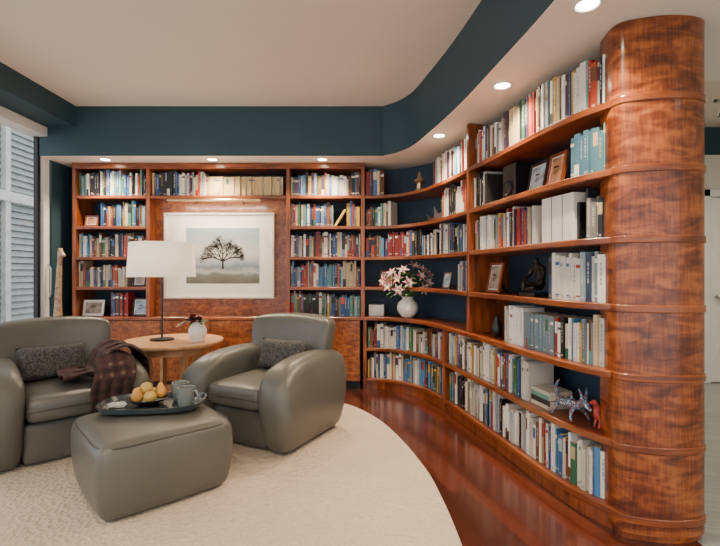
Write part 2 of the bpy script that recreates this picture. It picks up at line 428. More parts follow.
row_path(1.63,1.83,5,[(.7,.68,.64),(.02,.02,.02)])
row_path(.03,.93,4,PAL,hm=(.17,.26)); row_path(.96,1.57,4,hm=(.2,.27)); row_path(1.63,2.42,4,hm=(.2,.262)); 
row_path(2.84,END,4,[(.7,.68,.64),(.02,.02,.03),(.3,.28,.25)])
row_path(1.32,1.57,3); row_path(2.55,END,3,[(.75,.73,.68),(.8,.79,.74),(.04,.07,.14),(.25,.32,.36),(.6,.55,.45),(.02,.02,.02)],hm=(.23,.262),wm=(.016,.034))
row_path(2.06,2.30,2,[(.8,.78,.74),(.85,.84,.8)],hm=(.22,.25)); row_path(2.30,2.62,2,uni=((.16,.23,.27),.215,.028)); row_path(2.62,END,2,hm=(.2,.265))
row_path(.05,1.1,1,hm=(.17,.26)); row_path(1.16,2.36,1,hm=(.2,.27)); row_path(2.97,END,1,[(.7,.68,.64)])
row_path(.05,1.1,0,PAL,hm=(.17,.26)); row_path(1.16,END,0,hm=(.2,.27))
# a small pile of books lying flat at the end of the lower shelf row
def flat(s,lv,n_):
    p,t,nn=at(s); z=LV[lv]+.001
    for i in range(n_):
        th=R.uniform(.02,.032); w=R.uniform(.16,.2); c=colr(PAL)
        o_=Vector((p.x,p.y,0))+Vector((nn.x,nn.y,0))*.05; T=Vector((t.x,t.y,0));N=Vector((nn.x,nn.y,0));Z=Vector((0,0,1))
        v=[o_+T*a+N*b+Z*(z+c_) for c_ in (0,th-.001) for a,b in ((0,0),(w,0),(w,.15),(0,.15))]
        bk.add(v,BF,[c,c,c,(.62,.55,.43),c,(.62,.55,.43)]); z+=th
flat(2.375,1,4); flat(.55,4,0)
me=bpy.data.meshes.new('shelf_books'); me.from_pydata(bk.v,[],bk.f); me.materials.append(M_books)
ca=me.color_attributes.new('Col','FLOAT_COLOR','CORNER')
data=[]
for p in me.polygons:
    c=bk.c[p.index]
    for _ in range(p.loop_total): data+=[c[0],c[1],c[2],1]
ca.data.foreach_set('color',data)
o=bpy.data.objects.new('shelf_books',me); link(o)
# ---------------------------------------------------------------- frames & shelf decor
def place(s,ins):
    p,t,nn=at(s); q=p+nn*ins; return q,math.atan2(t.y,t.x)
PICM=[mat('print_a',(.30,.25,.2),.4,noise_amt=.8,nscale=14),mat('print_b',(.3,.4,.48),.4,noise_amt=.7,nscale=18),mat('print_c',(.4,.2,.11),.4,noise_amt=.8,nscale=16)]
def pframe(x,y,z,w,h,rot,fm,pm,fw=.018):
    e=empty('photo_frame',(x,y,z+.0035),rot)
    m=MB()
    for a,b,c,d_ in ((-w/2,w/2,0,fw),(-w/2,w/2,h-fw,h),(-w/2,-w/2+fw,fw,h-fw),(w/2-fw,w/2,fw,h-fw)): m.box(a,b,-.008,.008,c,d_)
    o=m.make('frame_border',fm,e,bevel=.002); o.rotation_euler=(-.18,0,0)
    box('frame_mat',-w/2+fw,w/2-fw,-.001,.006,fw,h-fw,M_ceramic,e,rot=(-.18,0,0))
    box('frame_print',-w/2+fw*1.5,w/2-fw*1.5,-.003,.0,fw*1.5,h-fw*1.5,pm,e,rot=(-.18,0,0))
    mesh('frame_easel',[(-.02,.01,h*.6),(.02,.01,h*.6),(.02,.05+h*.3,0),(-.02,.05+h*.3,0)],[(0,1,2,3)],M_black,e)
for (x,lv,w,h,fm,pm) in ((-2.83,2,.22,.17,M_ceramic,0),(-2.33,2,.17,.19,M_black,1),(-2.85,5,.14,.12,M_woodV,2),(-2.34,3,.14,.19,M_black,0)):
    pframe(x,FY+.08,LV[lv],w,h,0,fm,PICM[pm])
for s,lv,w,h,fm,pm in ((.22,3,.15,.17,M_woodV,2),(.98,3,.13,.15,M_steel,1),(1.43,2,.15,.2,M_woodV,0),(2.34,5,.19,.19,M_black,1),(2.53,5,.15,.2,M_woodV,2),(1.80,3,.18,.22,M_woodV,0)):
    q,a=place(s,.1); pframe(q.x,q.y,LV[lv],w,h,a,fm,PICM[pm])
q,a=place(2.02,.1); e=empty('shelf_speaker',(q.x,q.y,LV[5]+.001),a)
box('cabinet',-.08,.08,0,.16,0,.25,M_black,e,bevel=.008); lathe('cone',[(0,.004),(.03,0),(.045,.012),(.05,.006)],M_dark,e,loc=(0,-.002,.09),rot=(math.pi/2,0,0))
q,a=place(2.62,.05); e=empty('white_box_file',(q.x,q.y,LV[4]+.001),a)
box('file_body',-.13,.13,0,.2,0,.255,M_white,e,bevel=.004); box('file_body_dark',.132,.15,.02,.2,0,.2,M_black,e,bevel=.003)
box('file_seam_a',-.045,-.041,-.0015,.0,0.01,.25,M_dark,e); box('file_seam_b',.043,.047,-.0015,.0,0.01,.25,M_dark,e)
q,a=place(.13,.1); box('keepsake_box',-.08,.08,-.0,.15,0,.12,M_white,bevel=.005,loc=(q.x,q.y,LV[2]+.001),rot=(0,0,a))
q,a=place(2.30,.12)
e=empty('seated_figure_sculpture',(q.x,q.y,LV[3]+.001),a); e.scale=(1.2,1.2,1.2)
box('plinth',-.07,.07,-.05,.07,0,.02,M_black,e,bevel=.003)
V=[(0,.03,.055),(0,.03,.10),(0,.02,.145),(0,.015,.17),(0,.005,.2),(-.045,.02,.15),(-.06,0,.105),(-.035,-.035,.085),(.045,.02,.15),(.065,.01,.105),(.06,-.03,.07),
   (-.03,.02,.05),(-.045,-.04,.075),(-.03,-.045,.025),(.03,.02,.045),(.055,-.045,.045),(.0,-.05,.032)]
E=[(0,1),(1,2),(2,3),(3,4),(2,5),(5,6),(6,7),(2,8),(8,9),(9,10),(0,11),(11,12),(12,13),(0,14),(14,15),(15,16)]
skin('figure_body',V,E,[.026,.023,.026,.010,.019,.013,.010,.008,.013,.010,.008,.017,.014,.010,.017,.014,.010],M_bronze,e)
q,a=place(1.86,.1)
lathe('black_bud_vase',[(.025,0),(.035,.02),(.04,.06),(.03,.1),(.014,.125),(.02,.15),(.014,.148)],M_black,loc=(q.x,q.y,LV[2]+.001))
q,a=place(.55,.12); e=empty('temple_ornament',(q.x,q.y,LV[6]+.001),a)
lathe('ornament_base',[(.05,0),(.05,.02),(.03,.035),(.03,.09),(.055,.1),(.06,.11),(.02,.15),(.012,.19),(.0,.22)],M_brass,e,seg=16)
q,a=place(.75,.12); e=empty('model_boat',(q.x,q.y,LV[5]+.001),a)
M_silver=mat('pewter',(.35,.34,.32),.35,metal=.7)
hull=[]
for i in range(9):
    u=-1+i/4; ww=.03*(1-u*u)+.002; zz=.02+.05*u*u
    hull+=[(u*.13,-ww,zz+.02),(u*.13,0,zz-.02 if abs(u)<1 else zz),(u*.13,ww,zz+.02)]
ff=[]
for i in range(8):
    b=3*i; ff+=[(b,b+3,b+4,b+1),(b+1,b+4,b+5,b+2),(b+2,b+5,b+3,b)]
mesh('hull',hull,ff,M_silver,e)
tube('mast',[(0,0,.02),(0,0,.15)],.003,M_silver,e); mesh('sail',[(.004,0,.05),(.08,0,.06),(.004,0,.14)],[(0,1,2)],M_silver,e)
box('boat_stand',-.03,.03,-.02,.02,0,.02,M_black,e)
def spotmat():
    m,t,p=newmat('painted_creature'); n=t.nodes; tc=n.new('ShaderNodeTexCoord'); v=n.new('ShaderNodeTexVoronoi'); v.inputs['Scale'].default_value=90
    t.links.new(tc.outputs['Object'],v.inputs['Vector']); cr=n.new('ShaderNodeValToRGB'); e=cr.color_ramp.elements
    cr.color_ramp.interpolation='CONSTANT'
    e[0].position=0; e[0].color=(.65,.68,.66,1); e[1].position=.32; e[1].color=(.02,.12,.26,1); k=e.new(.6); k.color=(.25,.06,.05,1)
    t.links.new(v.outputs['Distance'],cr.inputs['Fac']); t.links.new(cr.outputs['Color'],p.inputs['Base Color']); p.inputs['Roughness'].default_value=.35
    return m
M_al=spotmat()
q,a=place(2.69,.08); e=empty('painted_creature_figurine',(q.x,q.y,LV[1]+.002),a)
V=[(0,0,.075),(.06,0,.085),(.10,-.005,.105),(.135,-.01,.10),(.165,-.012,.085),(-.06,0,.07),(-.11,.01,.09),(-.14,.02,.14),(-.12,.03,.18),
   (.05,-.03,.06),(.06,-.05,.035),(.075,-.055,.006),(.05,.03,.06),(.06,.05,.035),(.075,.055,.006),
   (-.06,-.03,.065),(-.05,-.055,.04),(-.075,-.06,.006),(-.06,.03,.065),(-.05,.055,.04),(-.075,.06,.006),
   (.10,-.015,.145),(.085,-.02,.18),(.10,.015,.145),(.085,.03,.18),(0,0,.10),(-.005,0,.14)]
E=[(0,1),(1,2),(2,3),(3,4),(0,5),(5,6),(6,7),(7,8),(1,9),(9,10),(10,11),(1,12),(12,13),(13,14),(5,15),(15,16),(16,17),(5,18),(18,19),(19,20),(2,21),(21,22),(2,23),(23,24),(0,25),(25,26)]
skin('creature_body',V,E,[.024,.022,.018,.016,.008,.022,.013,.009,.004,.011,.008,.007,.011,.008,.007,.011,.008,.007,.011,.008,.007,.007,.003,.007,.003,.011,.003],M_al,e)
q,a=place(2.885,.08); e=empty('painted_bird_figurine',(q.x,q.y,LV[1]+.002),a)
V=[(0,0,.07),(0,-.01,.11),(0,-.03,.14),(0,-.06,.13),(0,.03,.05),(0,.07,.03),(-.012,0,.04),(-.012,-.01,.004),(.012,0,.04),(.012,-.01,.004)]
skin('bird_body',V,[(0,1),(1,2),(2,3),(0,4),(4,5),(0,6),(6,7),(0,8),(8,9)],[.024,.015,.016,.004,.018,.007,.006,.007,.006,.007],mat('red_paint',(.35,.05,.04),.4,noise_amt=.8,nscale=50),e)
e=empty('giraffe_sculpture',(-3.0,4.47,.001),math.radians(-10))
V=[(0,0,.72),(.0,0,.86),(.005,0,1.05),(.015,0,1.22),(.02,0,1.34),(.03,0,1.40),(.085,0,1.375),(-.06,0,.70),(.012,.025,.50),(.012,.025,.015),(.012,-.025,.50),(.012,-.025,.015),(-.07,.025,.48),(-.07,.025,.015),(-.07,-.025,.48),(-.07,-.025,.015),(.025,.02,1.46),(.025,-.02,1.46)]
skin('giraffe_body',V,[(0,1),(1,2),(2,3),(3,4),(4,5),(5,6),(0,7),(0,8),(8,9),(0,10),(10,11),(7,12),(12,13),(7,14),(14,15),(5,16),(5,17)],[.05,.036,.03,.026,.022,.028,.014,.045]+[.018,.013]*4+[.006,.006],wood('carved_teak',[(.16,.09,.05),(.34,.22,.13),(.5,.36,.22)],scale=(8,8,8),nscale=4),e)
box('giraffe_base',-.11,.06,-.06,.06,0,.02,M_woodV,e,bevel=.004)
# ---------------------------------------------------------------- framed tree print
pf=empty('framed_tree_print')
x0,x1,z0,z1=-2.08,-.91,.94,1.85; yf=4.79
m=MB()
for a,b,c,d_ in ((x0,x1,z0,z0+.022),(x0,x1,z1-.022,z1),(x0,x0+.022,z0+.022,z1-.022),(x1-.022,x1,z0+.022,z1-.022)): m.box(a,b,yf-.022,yf+.038,c,d_)
m.make('frame_border',mat('pale_frame',(.72,.64,.52),.4),pf,bevel=.003)
box('mat_board',x0+.02,x1-.02,yf,yf+.03,z0+.02,z1-.02,mat('mat_board',(.86,.83,.77),.8,noise_amt=.01),pf)
px0,px1,pz0,pz1=-1.85,-1.07,1.10,1.69
mm,t,p=newmat('misty_landscape_print'); n=t.nodes;l=t.links
tc=n.new('ShaderNodeTexCoord'); sx=n.new('ShaderNodeSeparateXYZ'); l.new(tc.outputs['Object'],sx.inputs[0])
nz=n.new('ShaderNodeTexNoise'); nz.inputs['Scale'].default_value=5; nz.inputs['Detail'].default_value=5; l.new(tc.outputs['Object'],nz.inputs['Vector'])
mr=n.new('ShaderNodeMapRange'); mr.inputs['From Min'].default_value=pz0; mr.inputs['From Max'].default_value=pz1; l.new(sx.outputs['Z'],mr.inputs['Value'])
ad=n.new('ShaderNodeMath'); ad.operation='MULTIPLY_ADD'; ad.inputs[1].default_value=.3; l.new(nz.outputs['Fac'],ad.inputs[0]); l.new(mr.outputs['Result'],ad.inputs[2])
cr=n.new('ShaderNodeValToRGB'); e_=cr.color_ramp.elements; e_[0].position=.1; e_[0].color=(.10,.10,.07,1); e_[1].position=1; e_[1].color=(.30,.38,.43,1)
for ps,c in ((.3,(.17,.18,.15,1)),(.36,(.42,.44,.44,1)),(.45,(.18,.23,.27,1)),(.52,(.34,.40,.44,1)),(.7,(.58,.57,.51,1))):
    k=cr.color_ramp.elements.new(ps); k.color=c
l.new(ad.outputs[0],cr.inputs['Fac']); l.new(cr.outputs['Color'],p.inputs['Base Color']); p.inputs['Roughness'].default_value=.6
box('print',px0,px1,yf-.002,yf+.001,pz0,pz1,mm,pf)
tb=MB(); RT=random.Random(5)
def branch(x,z,a,L,w,dep):
    x2=x+math.sin(a)*L; z2=z+math.cos(a)*L; nx=math.cos(a)*w/2; nz_=-math.sin(a)*w/2
    tb.add([(x-nx,yf-.003,z-nz_),(x+nx,yf-.003,z+nz_),(x2+nx*.7,yf-.003,z2+nz_*.7),(x2-nx*.7,yf-.003,z2-nz_*.7)],[(0,1,2,3)])
    if dep==0: return
    n_=5 if dep==6 else (3 if dep>1 else 4)
    for k in range(n_):
        da=(-1.15+2.3*k/(n_-1)) if dep==6 else RT.uniform(-.7,.7)
        branch(x2,z2,a+da,L*RT.uniform(.68,.86),w*.62,dep-1)
branch(-1.46,1.25,0,.085,.024,6)
tb.make('tree_drawing',mat('ink',(.03,.028,.025),.8),pf)
pl=empty('picture_light')
tube('lamp_tube',[(-1.97,4.60,1.955),(-1.02,4.60,1.955)],.014,M_brass,pl)
for x in (-1.75,-1.25): tube('lamp_arm',[(x,4.60,1.955),(x,4.66,1.975),(x,4.74,1.975),(x,4.829,1.95)],.006,M_brass,pl)
L=bpy.data.lights.new('picture_lamp','AREA'); L.shape='RECTANGLE'; L.size=.9; L.size_y=.02; L.energy=6; L.color=(1,.85,.65)
o=bpy.data.objects.new('picture_lamp',L); o.location=(-1.495,4.605,1.938); o.rotation_euler=(math.radians(22),0,0); link(o,pl)
# ---------------------------------------------------------------- armchairs
def armchair(x,y,rot):
    e=empty('leather_armchair',(x,y,.015),rot)
    H=.57
    for sg in (-1,1):
        def fa(px,py,pz,sg=sg):
            u=max(0,min(1,(pz+H/2)/H))
            v=max(0,min(1,(py+.41)/.82))
            fb=max(0,1-v*2.2)
            w=.84+.26*math.sin(math.pi*u*.8)+.14*fb*math.sin(math.pi*u)
            nx=px*w+sg*.035*math.sin(math.pi*u)
            ny=py-.06*fb*math.sin(math.pi*(u**1.1))+.06*fb*(1-u)**2
            if v>.5: ny-= .05*(v-.5)*2*(1-u)
            nz=pz+ u*(.05*math.sin(math.pi*v*.9)) 
            nz+= -.05*u*max(0,(.25-v)/.25)**2
            return nx+sg*.335,ny,nz+H/2
        rbox('arm_l' if sg<0 else 'arm_r',.225,.82,H,.085,M_leather,e,fa,n=12)
    def fbk(px,py,pz):
        u=max(0,min(1,(pz+.37)/.74))
        wx=px*(.86+.22*u-.04*u*u)
        return wx, py*(1.05-.25*u)+.26+.15*u**1.4-.10*(abs(wx)/.4)**2*(.5+.5*u), pz+.37+.12-.03*(wx/.4)**2*u
    rbox('backrest',.74,.20,.74,.065,M_leather,e,fbk,n=12)
    rbox('seat_base',.50,.72,.27,.05,M_leather,e,lambda px,py,pz:(px,py+.02,pz+.14),n=8)
    def fc(px,py,pz):
        return px, py-.06-.02*math.cos(px/.25*1.3), pz+.35+.02*math.cos(px/.24*1.3)*math.cos(py/.35*1.2)
    rbox('seat_cushion',.47,.68,.16,.055,M_leather,e,fc,n=10)
    tube('cushion_seam',[(-.225,-.40,.352),(-.1,-.422,.36),(0,-.426,.362),(.1,-.422,.36),(.225,-.40,.352)],.004,M_seam,e)
    box('rear_panel',-.36,.36,.27,.33,.02,.5,M_leather,e,bevel=.02)
    return e
M_pillow=mat('woven_pillow',(.06,.06,.057),.9,noise_amt=.75,nscale=70)
def pillow(parent_loc,rot,w=.42,h=.24):
    n=14; v=[];f=[]
    for sd in (-1,1):
        for j in range(n+1):
            for i in range(n+1):
                a=-1+2*i/n;b=-1+2*j/n
                th=.06*max(0,(1-a**4)*(1-b**4))**.6
                pinch=1-.06*(1-abs(a))*(abs(b)**2); pin2=1-.08*(1-abs(b))*(abs(a)**2)
                v.append((a*w/2*pin2,sd*th,b*h/2*pinch))
    N=(n+1)**2
    for sd in (0,1):
        for j in range(n):
            for i in range(n):
                f.append((sd*N+j*(n+1)+i,sd*N+j*(n+1)+i+1,sd*N+(j+1)*(n+1)+i+1,sd*N+(j+1)*(n+1)+i))
    o=mesh('lumbar_pillow',v,f,M_pillow,smooth=True,loc=parent_loc,rot=rot)
    bm=bmesh.new();bm.from_mesh(o.data);bmesh.ops.remove_doubles(bm,verts=bm.verts,dist=1e-4);bmesh.ops.recalc_face_normals(bm,faces=bm.faces);bm.to_mesh(o.data);bm.free()
    return o
R1=math.radians(42); R2=math.radians(-27)
c1=(-2.09,3.14); c2=(-.69,3.40)
armchair(*c1,R1); armchair(*c2,R2)
def loc2w(c,r,x,y,z): return (c[0]+x*math.cos(r)-y*math.sin(r),c[1]+x*math.sin(r)+y*math.cos(r),z)
pillow(loc2w(c1,R1,-.03,.12,.575),(-.3,0,R1)); pillow(loc2w(c2,R2,.03,.12,.575),(-.3,0,R2))
def plaid():
    m,t,p=newmat('plaid_wool'); n=t.nodes;l=t.links; tc=n.new('ShaderNodeTexCoord')
    ws=[]
    for ax,sc in (('X',5),('Y',5),('Z',5)):
        w1=n.new('ShaderNodeTexWave'); w1.wave_type='BANDS'; w1.bands_direction=ax; w1.inputs['Scale'].default_value=sc; w1.inputs['Distortion'].default_value=2.0
        l.new(tc.outputs['Object'],w1.inputs['Vector']); ws.append(w1)
    a=n.new('ShaderNodeMath'); a.operation='ADD'; l.new(ws[0].outputs['Fac'],a.inputs[0]); l.new(ws[1].outputs['Fac'],a.inputs[1])
    b=n.new('ShaderNodeMath'); b.operation='ADD'; l.new(a.outputs[0],b.inputs[0]); l.new(ws[2].outputs['Fac'],b.inputs[1])
    c=n.new('ShaderNodeMath'); c.operation='DIVIDE'; c.inputs[1].default_value=3; l.new(b.outputs[0],c.inputs[0])
    cr=n.new('ShaderNodeValToRGB'); e=cr.color_ramp.elements; e[0].position=.3; e[0].color=(.016,.009,.008,1); e[1].position=1; e[1].color=(.15,.10,.07,1)
    k=e.new(.5); k.color=(.055,.016,.014,1); k=e.new(.75); k.color=(.04,.022,.022,1)
    l.new(c.outputs[0],cr.inputs['Fac']); l.new(cr.outputs['Color'],p.inputs['Base Color']); p.inputs['Roughness'].default_value=.95
    return m
M_pl=plaid()
e=empty('throw_blanket',(c1[0],c1[1],.015),R1)
pp=catmull([(.495,.30),(.495,.45),(.475,.58),(.37,.66),(.25,.65),(.185,.57),(.15,.50),(.05,.495),(-.04,.49)],5)
nv=18; v=[];f=[]
for j in range(nv+1):
    yv=-.30+.50*j/nv
    for i,(x,z) in enumerate(pp):
        u=i/(len(pp)-1)
        yy=yv*(1-.35*u)-.10*u+.03*math.sin(u*9+j)
        nz_=noise.noise(Vector((x*9,yv*14,z*9)))*.02+abs(math.sin(j*1.3+u*2))*.022
        v.append((x+nz_*.6,yy,z+nz_))
m_=len(pp)
for j in range(nv):
    for i in range(m_-1): f.append((j*m_+i,j*m_+i+1,(j+1)*m_+i+1,(j+1)*m_+i))
o=mesh('blanket_cloth',v,f,M_pl,e,smooth=True); s=o.modifiers.new('s','SOLIDIFY'); s.thickness=.01; s.offset=1; s=o.modifiers.new('ss','SUBSURF'); s.levels=1;s.render_levels=1
v=[];f=[];nu=14;nw=14
for j in range(nu+1):
    u=j/nu
    for i in range(nw+1):
        w_=i/nw
        x=.13+.25*w_; zz=.62-(.30*u); yy=-.28-.19*math.sin(min(1,u*1.8)*math.pi/2)
        r_=abs(math.sin(w_*11+u*1.5))*.028
        v.append((x-.06*u+.01*math.sin(u*8),yy-r_,zz+.03*(1-u)*math.sin(w_*3.1)))
for j in range(nu):
    for i in range(nw): f.append((j*(nw+1)+i,j*(nw+1)+i+1,(j+1)*(nw+1)+i+1,(j+1)*(nw+1)+i))
o=mesh('blanket_flap',v,f,M_pl,e,smooth=True); s=o.modifiers.new('s','SOLIDIFY'); s.thickness=.01; s.offset=1; s=o.modifiers.new('ss','SUBSURF'); s.levels=1;s.render_levels=1
for i in range(30):
    x=.08+.245*i/30; y=-.478-abs(math.sin(i/30*11+1.5))*.026
    tube('fringe',[(x,y,.33),(x+R.uniform(-.008,.008),y-.005,.29),(x+R.uniform(-.012,.012),y,.25)],.003,M_pl,e)
# ---------------------------------------------------------------- ottoman
OT=(-1.18,2.55); OA=math.radians(42)
e=empty('leather_ottoman',(OT[0],OT[1],.015),OA)
def fo(px,py,pz):
    u=max(0,min(1,(pz+.19)/.38)); k=.87+.15*math.sin(math.pi*(.12+.6*u)); 
    bul=1+.04*(math.cos(px/.36*math.pi/2)+math.cos(py/.36*math.pi/2)-1)
    return px*k*bul,py*k*bul,pz+.19+ (.02*math.cos(px/.36*1.5)*math.cos(py/.36*1.5)*max(0,(u-.6)/.4))
rbox('ottoman_body',.70,.70,.38,.06,M_leather,e,fo,n=16)
pts=[]
for i in range(64):
    a=2*math.pi*i/64; c,s_=math.cos(a),math.sin(a); k=(abs(c)**7+abs(s_)**7)**(-1/7)
    pts.append((c*k*.337,s_*k*.337,.362))
tube('ottoman_piping',pts,.0035,M_seam,e,closed=True)
TZ=.015+.402+.012
tr_=empty('serving_tray',(-1.22,2.66,TZ),math.radians(8))
v=[]
def selp(a,rx,ry,p=3.2):
    c,s_=math.cos(a),math.sin(a); k=(abs(c)**p+abs(s_)**p)**(-1/p); return c*k*rx,s_*k*ry
rings=[(.9,.0),(1,.006),(1.06,.03),(1.09,.03),(1.02,.0),(.9,-.006)]
f=[];NS=48
for k,z in rings:
    for i in range(NS):
        x,y=selp(2*math.pi*i/NS,.27*k,.17*k); v.append((x,y,z))
for r_ in range(len(rings)-1):
    for i in range(NS):
        j=(i+1)%NS; f.append((r_*NS+i,r_*NS+j,(r_+1)*NS+j,(r_+1)*NS+i))
f.append(tuple(range(NS))); f.append(tuple(range(5*NS,6*NS)))
mesh('tray_body',v,f,mat('dark_lacquer_tray',(.03,.045,.055),.25,coat=.4),tr_,smooth=False)
M_mug=mat('grey_green_glaze',(.17,.20,.185),.25,coat=.4)
def mug(x,y,rot):
    e=empty('coffee_mug',(x,y,TZ+.002),rot); e.scale=(1.15,1.15,1.15)
    lathe('mug_body',[(0,.0),(.034,0),(.04,.01),(.043,.085),(.045,.095),(.040,.095),(.038,.085),(.034,.012),(0,.008)],M_mug,e,cap=False)
    tube('mug_handle',[(.04,0,.078),(.06,0,.082),(.072,0,.06),(.068,0,.035),(.04,0,.022)],.006,M_mug,e)
mug(-1.02,2.64,-.3); mug(-1.10,2.76,2.6)
fb=empty('fruit_bowl',(-1.26,2.68,TZ+.002))
lathe('bowl',[(0,0),(.05,0),(.1,.025),(.115,.04),(.11,.042),(.09,.03),(.045,.008),(0,.006)],M_dark,fb,cap=False)
M_pear=mat('golden_pear',(.60,.28,.06),.4,noise_amt=.25,nscale=25)
M_apple=mat('yellow_fruit',(.58,.38,.10),.4,noise_amt=.2,nscale=25)
def fruit(x,y,z,m,pear,tilt=0):
    pr=[(0,0),(.015,.002),(.03,.015),(.036,.034),(.032,.052),(.02,.072 if pear else .062),(.012,.09 if pear else .066),(0,.095 if pear else .060)]
    lathe('fruit_piece',pr,m,fb,seg=24,loc=(x,y,z),rot=(tilt,tilt*.5,0)); 
fruit(-.05,-.03,.02,M_pear,True,.3); fruit(.03,-.045,.02,M_apple,False); fruit(0,.04,.02,M_apple,False); fruit(-.075,.035,.025,M_pear,False,.2); fruit(.06,.03,.025,M_pear,True,-.3); fruit(-.01,-.005,.062,M_apple,False)
nk=MB()
for i in range(3):
    a=.2*i; 
    nk.add([Vector((x*math.cos(a)-y*math.sin(a),x*math.sin(a)+y*math.cos(a),z+.004*i)) for x,y,z in boxv(-.045,.045,-.04,.04,0,.003)],BF)
nk.make('paper_napkins',mat('striped_napkin',(.4,.43,.40),.8,noise_amt=.6,nscale=60),loc=(-1.42,2.63,TZ+.004),rot=(0,0,.3))
# ---------------------------------------------------------------- side table
TX,TY=-1.66,4.0
tbl=empty('round_side_table',(TX,TY,.015))
lathe('table_top',[(0,.565),(.40,.565),(.425,.575),(.43,.59),(.425,.60),(0,.60)],M_table,tbl,seg=64,cap=False)
lathe('table_apron',[(.30,.50),(.32,.50),(.32,.565),(.30,.565),(.30,.50)],M_table,tbl,seg=48,cap=False)
for k in range(4):
    a=math.pi/4+k*math.pi/2
    V=[(.22,0),(.30,0),(.25,.22),(.25,.40),(.31,.565),(.22,.565),(.18,.40),(.18,.2)]
    vv=[(x,-.022,z) for x,z in V]+[(x,.022,z) for x,z in V]; n_=len(V)
    ff=[tuple(range(n_)),tuple(range(2*n_-1,n_-1,-1))]+[(i,(i+1)%n_,(i+1)%n_+n_,i+n_) for i in range(n_)]
    mesh('table_leg_%d'%(k+1),vv,ff,M_table,tbl,rot=(0,0,a),bevel=.006)
lathe('lower_shelf',[(0,.14),(.20,.14),(.205,.15),(.20,.165),(0,.165)],M_table,tbl,seg=48,cap=False)
TT=.616
lp=empty('table_lamp',(-1.76,4.0,TT))
lathe('lamp_base',[(0,0),(.10,0),(.10,.012),(.02,.02),(.009,.03),(.009,.56),(0,.56)],M_dark,lp,cap=False)
m,t,p=newmat('linen_shade'); p.inputs['Base Color'].default_value=(.88,.86,.82,1); p.inputs['Roughness'].default_value=.9
nn=t.nodes; tl_=nn.new('ShaderNodeBsdfTranslucent'); tl_.inputs['Color'].default_value=(.9,.88,.82,1); mx=nn.new('ShaderNodeMixShader'); mx.inputs[0].default_value=.4
t.links.new(p.outputs[0],mx.inputs[1]); t.links.new(tl_.outputs[0],mx.inputs[2]); t.links.new(mx.outputs[0],nn['Material Output'].inputs['Surface'])
lathe('lamp_shade',[(.285,.56),(.265,.86),(.261,.86),(.281,.56),(.285,.56)],m,lp,cap=False,seg=64)
tube('shade_spider',[(-.262,0,.83),(0,0,.82),(.262,0,.83)],.003,M_dark,lp); tube('lamp_stem',[(0,0,.56),(0,0,.83)],.005,M_dark,lp)
lathe('bulb',[(0,.60),(.015,.60),(.03,.66),(.025,.69),(0,.70)],mat('bulb_glass',(1,.85,.6),.4,emit=3,noise_amt=0),lp,cap=False)
L=bpy.data.lights.new('bulb_light','POINT'); L.energy=14; L.color=(1,.86,.68); L.shadow_soft_size=.04
o=bpy.data.objects.new('bulb_light',L); o.location=(0,0,.74); link(o,lp)
vp=empty('potted_plant',(-1.40,3.88,TT)); vp.scale=(1.2,1.2,1.2)
lathe('pot',[(0,0),(.035,0),(.06,.04),(.065,.09),(.045,.13),(.05,.145),(.043,.143),(.04,.12),(0,.11)],M_ceramic,vp,cap=False)
M_red=mat('burgundy_leaf',(.13,.03,.035),.5,noise_amt=.5,nscale=30)
def leaf(bmd,o,d,L_,w_,droop,n=5):
    d=Vector(d).normalized(); side=d.cross(Vector((0,0,1)))
    if side.length<.1: side=Vector((1,0,0))
    side.normalize(); up_=side.cross(d); p=Vector(o); vs=[]
    for i in range(n+1):
        u=i/n; ww=w_*math.sin(math.pi*min(.98,.08+.92*u))**.8
        q=p+d*L_*u-Vector((0,0,1))*droop*u*u*L_
        vs+=[q-side*ww+up_*ww*.3,q,q+side*ww+up_*ww*.3]
    fs=[]
    for i in range(n):
        b=3*i; fs+=[(b,b+1,b+4,b+3),(b+1,b+2,b+5,b+4)]
    bmd.add(vs,fs)
lf=MB()
for i in range(60):
    a=R.uniform(0,6.28); leaf(lf,(R.uniform(-.04,.02),R.uniform(-.02,.02),.14),(math.cos(a)*.8-.6,math.sin(a),R.uniform(.4,1.6)),R.uniform(.07,.15),.018,.5)
lf.make('foliage_red',M_red,vp,smooth=True)
lf=MB()
for i in range(20):
    a=R.uniform(0,6.28); leaf(lf,(0,0,.14),(math.cos(a)+.3,math.sin(a),R.uniform(.2,1)),R.uniform(.05,.10),.014,.4)
lf.make('foliage_green',M_stem,vp,smooth=True)
# ---------------------------------------------------------------- lily vase
q,a=place(.43,.10)
lv_=empty('vase_of_lilies',(q.x,q.y,LV[2]+.001))
lathe('round_vase',[(0,0),(.05,0),(.07,.015),(.105,.07),(.11,.11),(.095,.155),(.06,.185),(.055,.20),(.065,.215),(.058,.213),(.045,.19),(0,.18)],M_ceramic,lv_,cap=False)
m,t,p=newmat('lily_petal'); n=t.nodes; tc=n.new('ShaderNodeTexCoord'); nz=n.new('ShaderNodeTexNoise'); nz.inputs['Scale'].default_value=35
t.links.new(tc.outputs['Object'],nz.inputs['Vector']); cr=n.new('ShaderNodeValToRGB'); cr.color_ramp.elements[0].position=.42; cr.color_ramp.elements[0].color=(.55,.14,.17,1); cr.color_ramp.elements[1].position=.56; cr.color_ramp.elements[1].color=(.85,.72,.68,1)
t.links.new(nz.outputs['Fac'],cr.inputs['Fac']); t.links.new(cr.outputs['Color'],p.inputs['Base Color']); p.inputs['Roughness'].default_value=.5
fl=MB(); gr=MB()
heads=[(-.2,-.08,.33),(-.11,-.1,.40),(0,-.12,.36),(.12,-.1,.42),(.19,-.1,.36),(.2,-.05,.44),(-.05,-.06,.48),(.06,-.04,.52),(.14,-.04,.49),(-.16,-.02,.45),(-.24,-.02,.38),(-.1,-.14,.29),(.14,-.14,.30)]
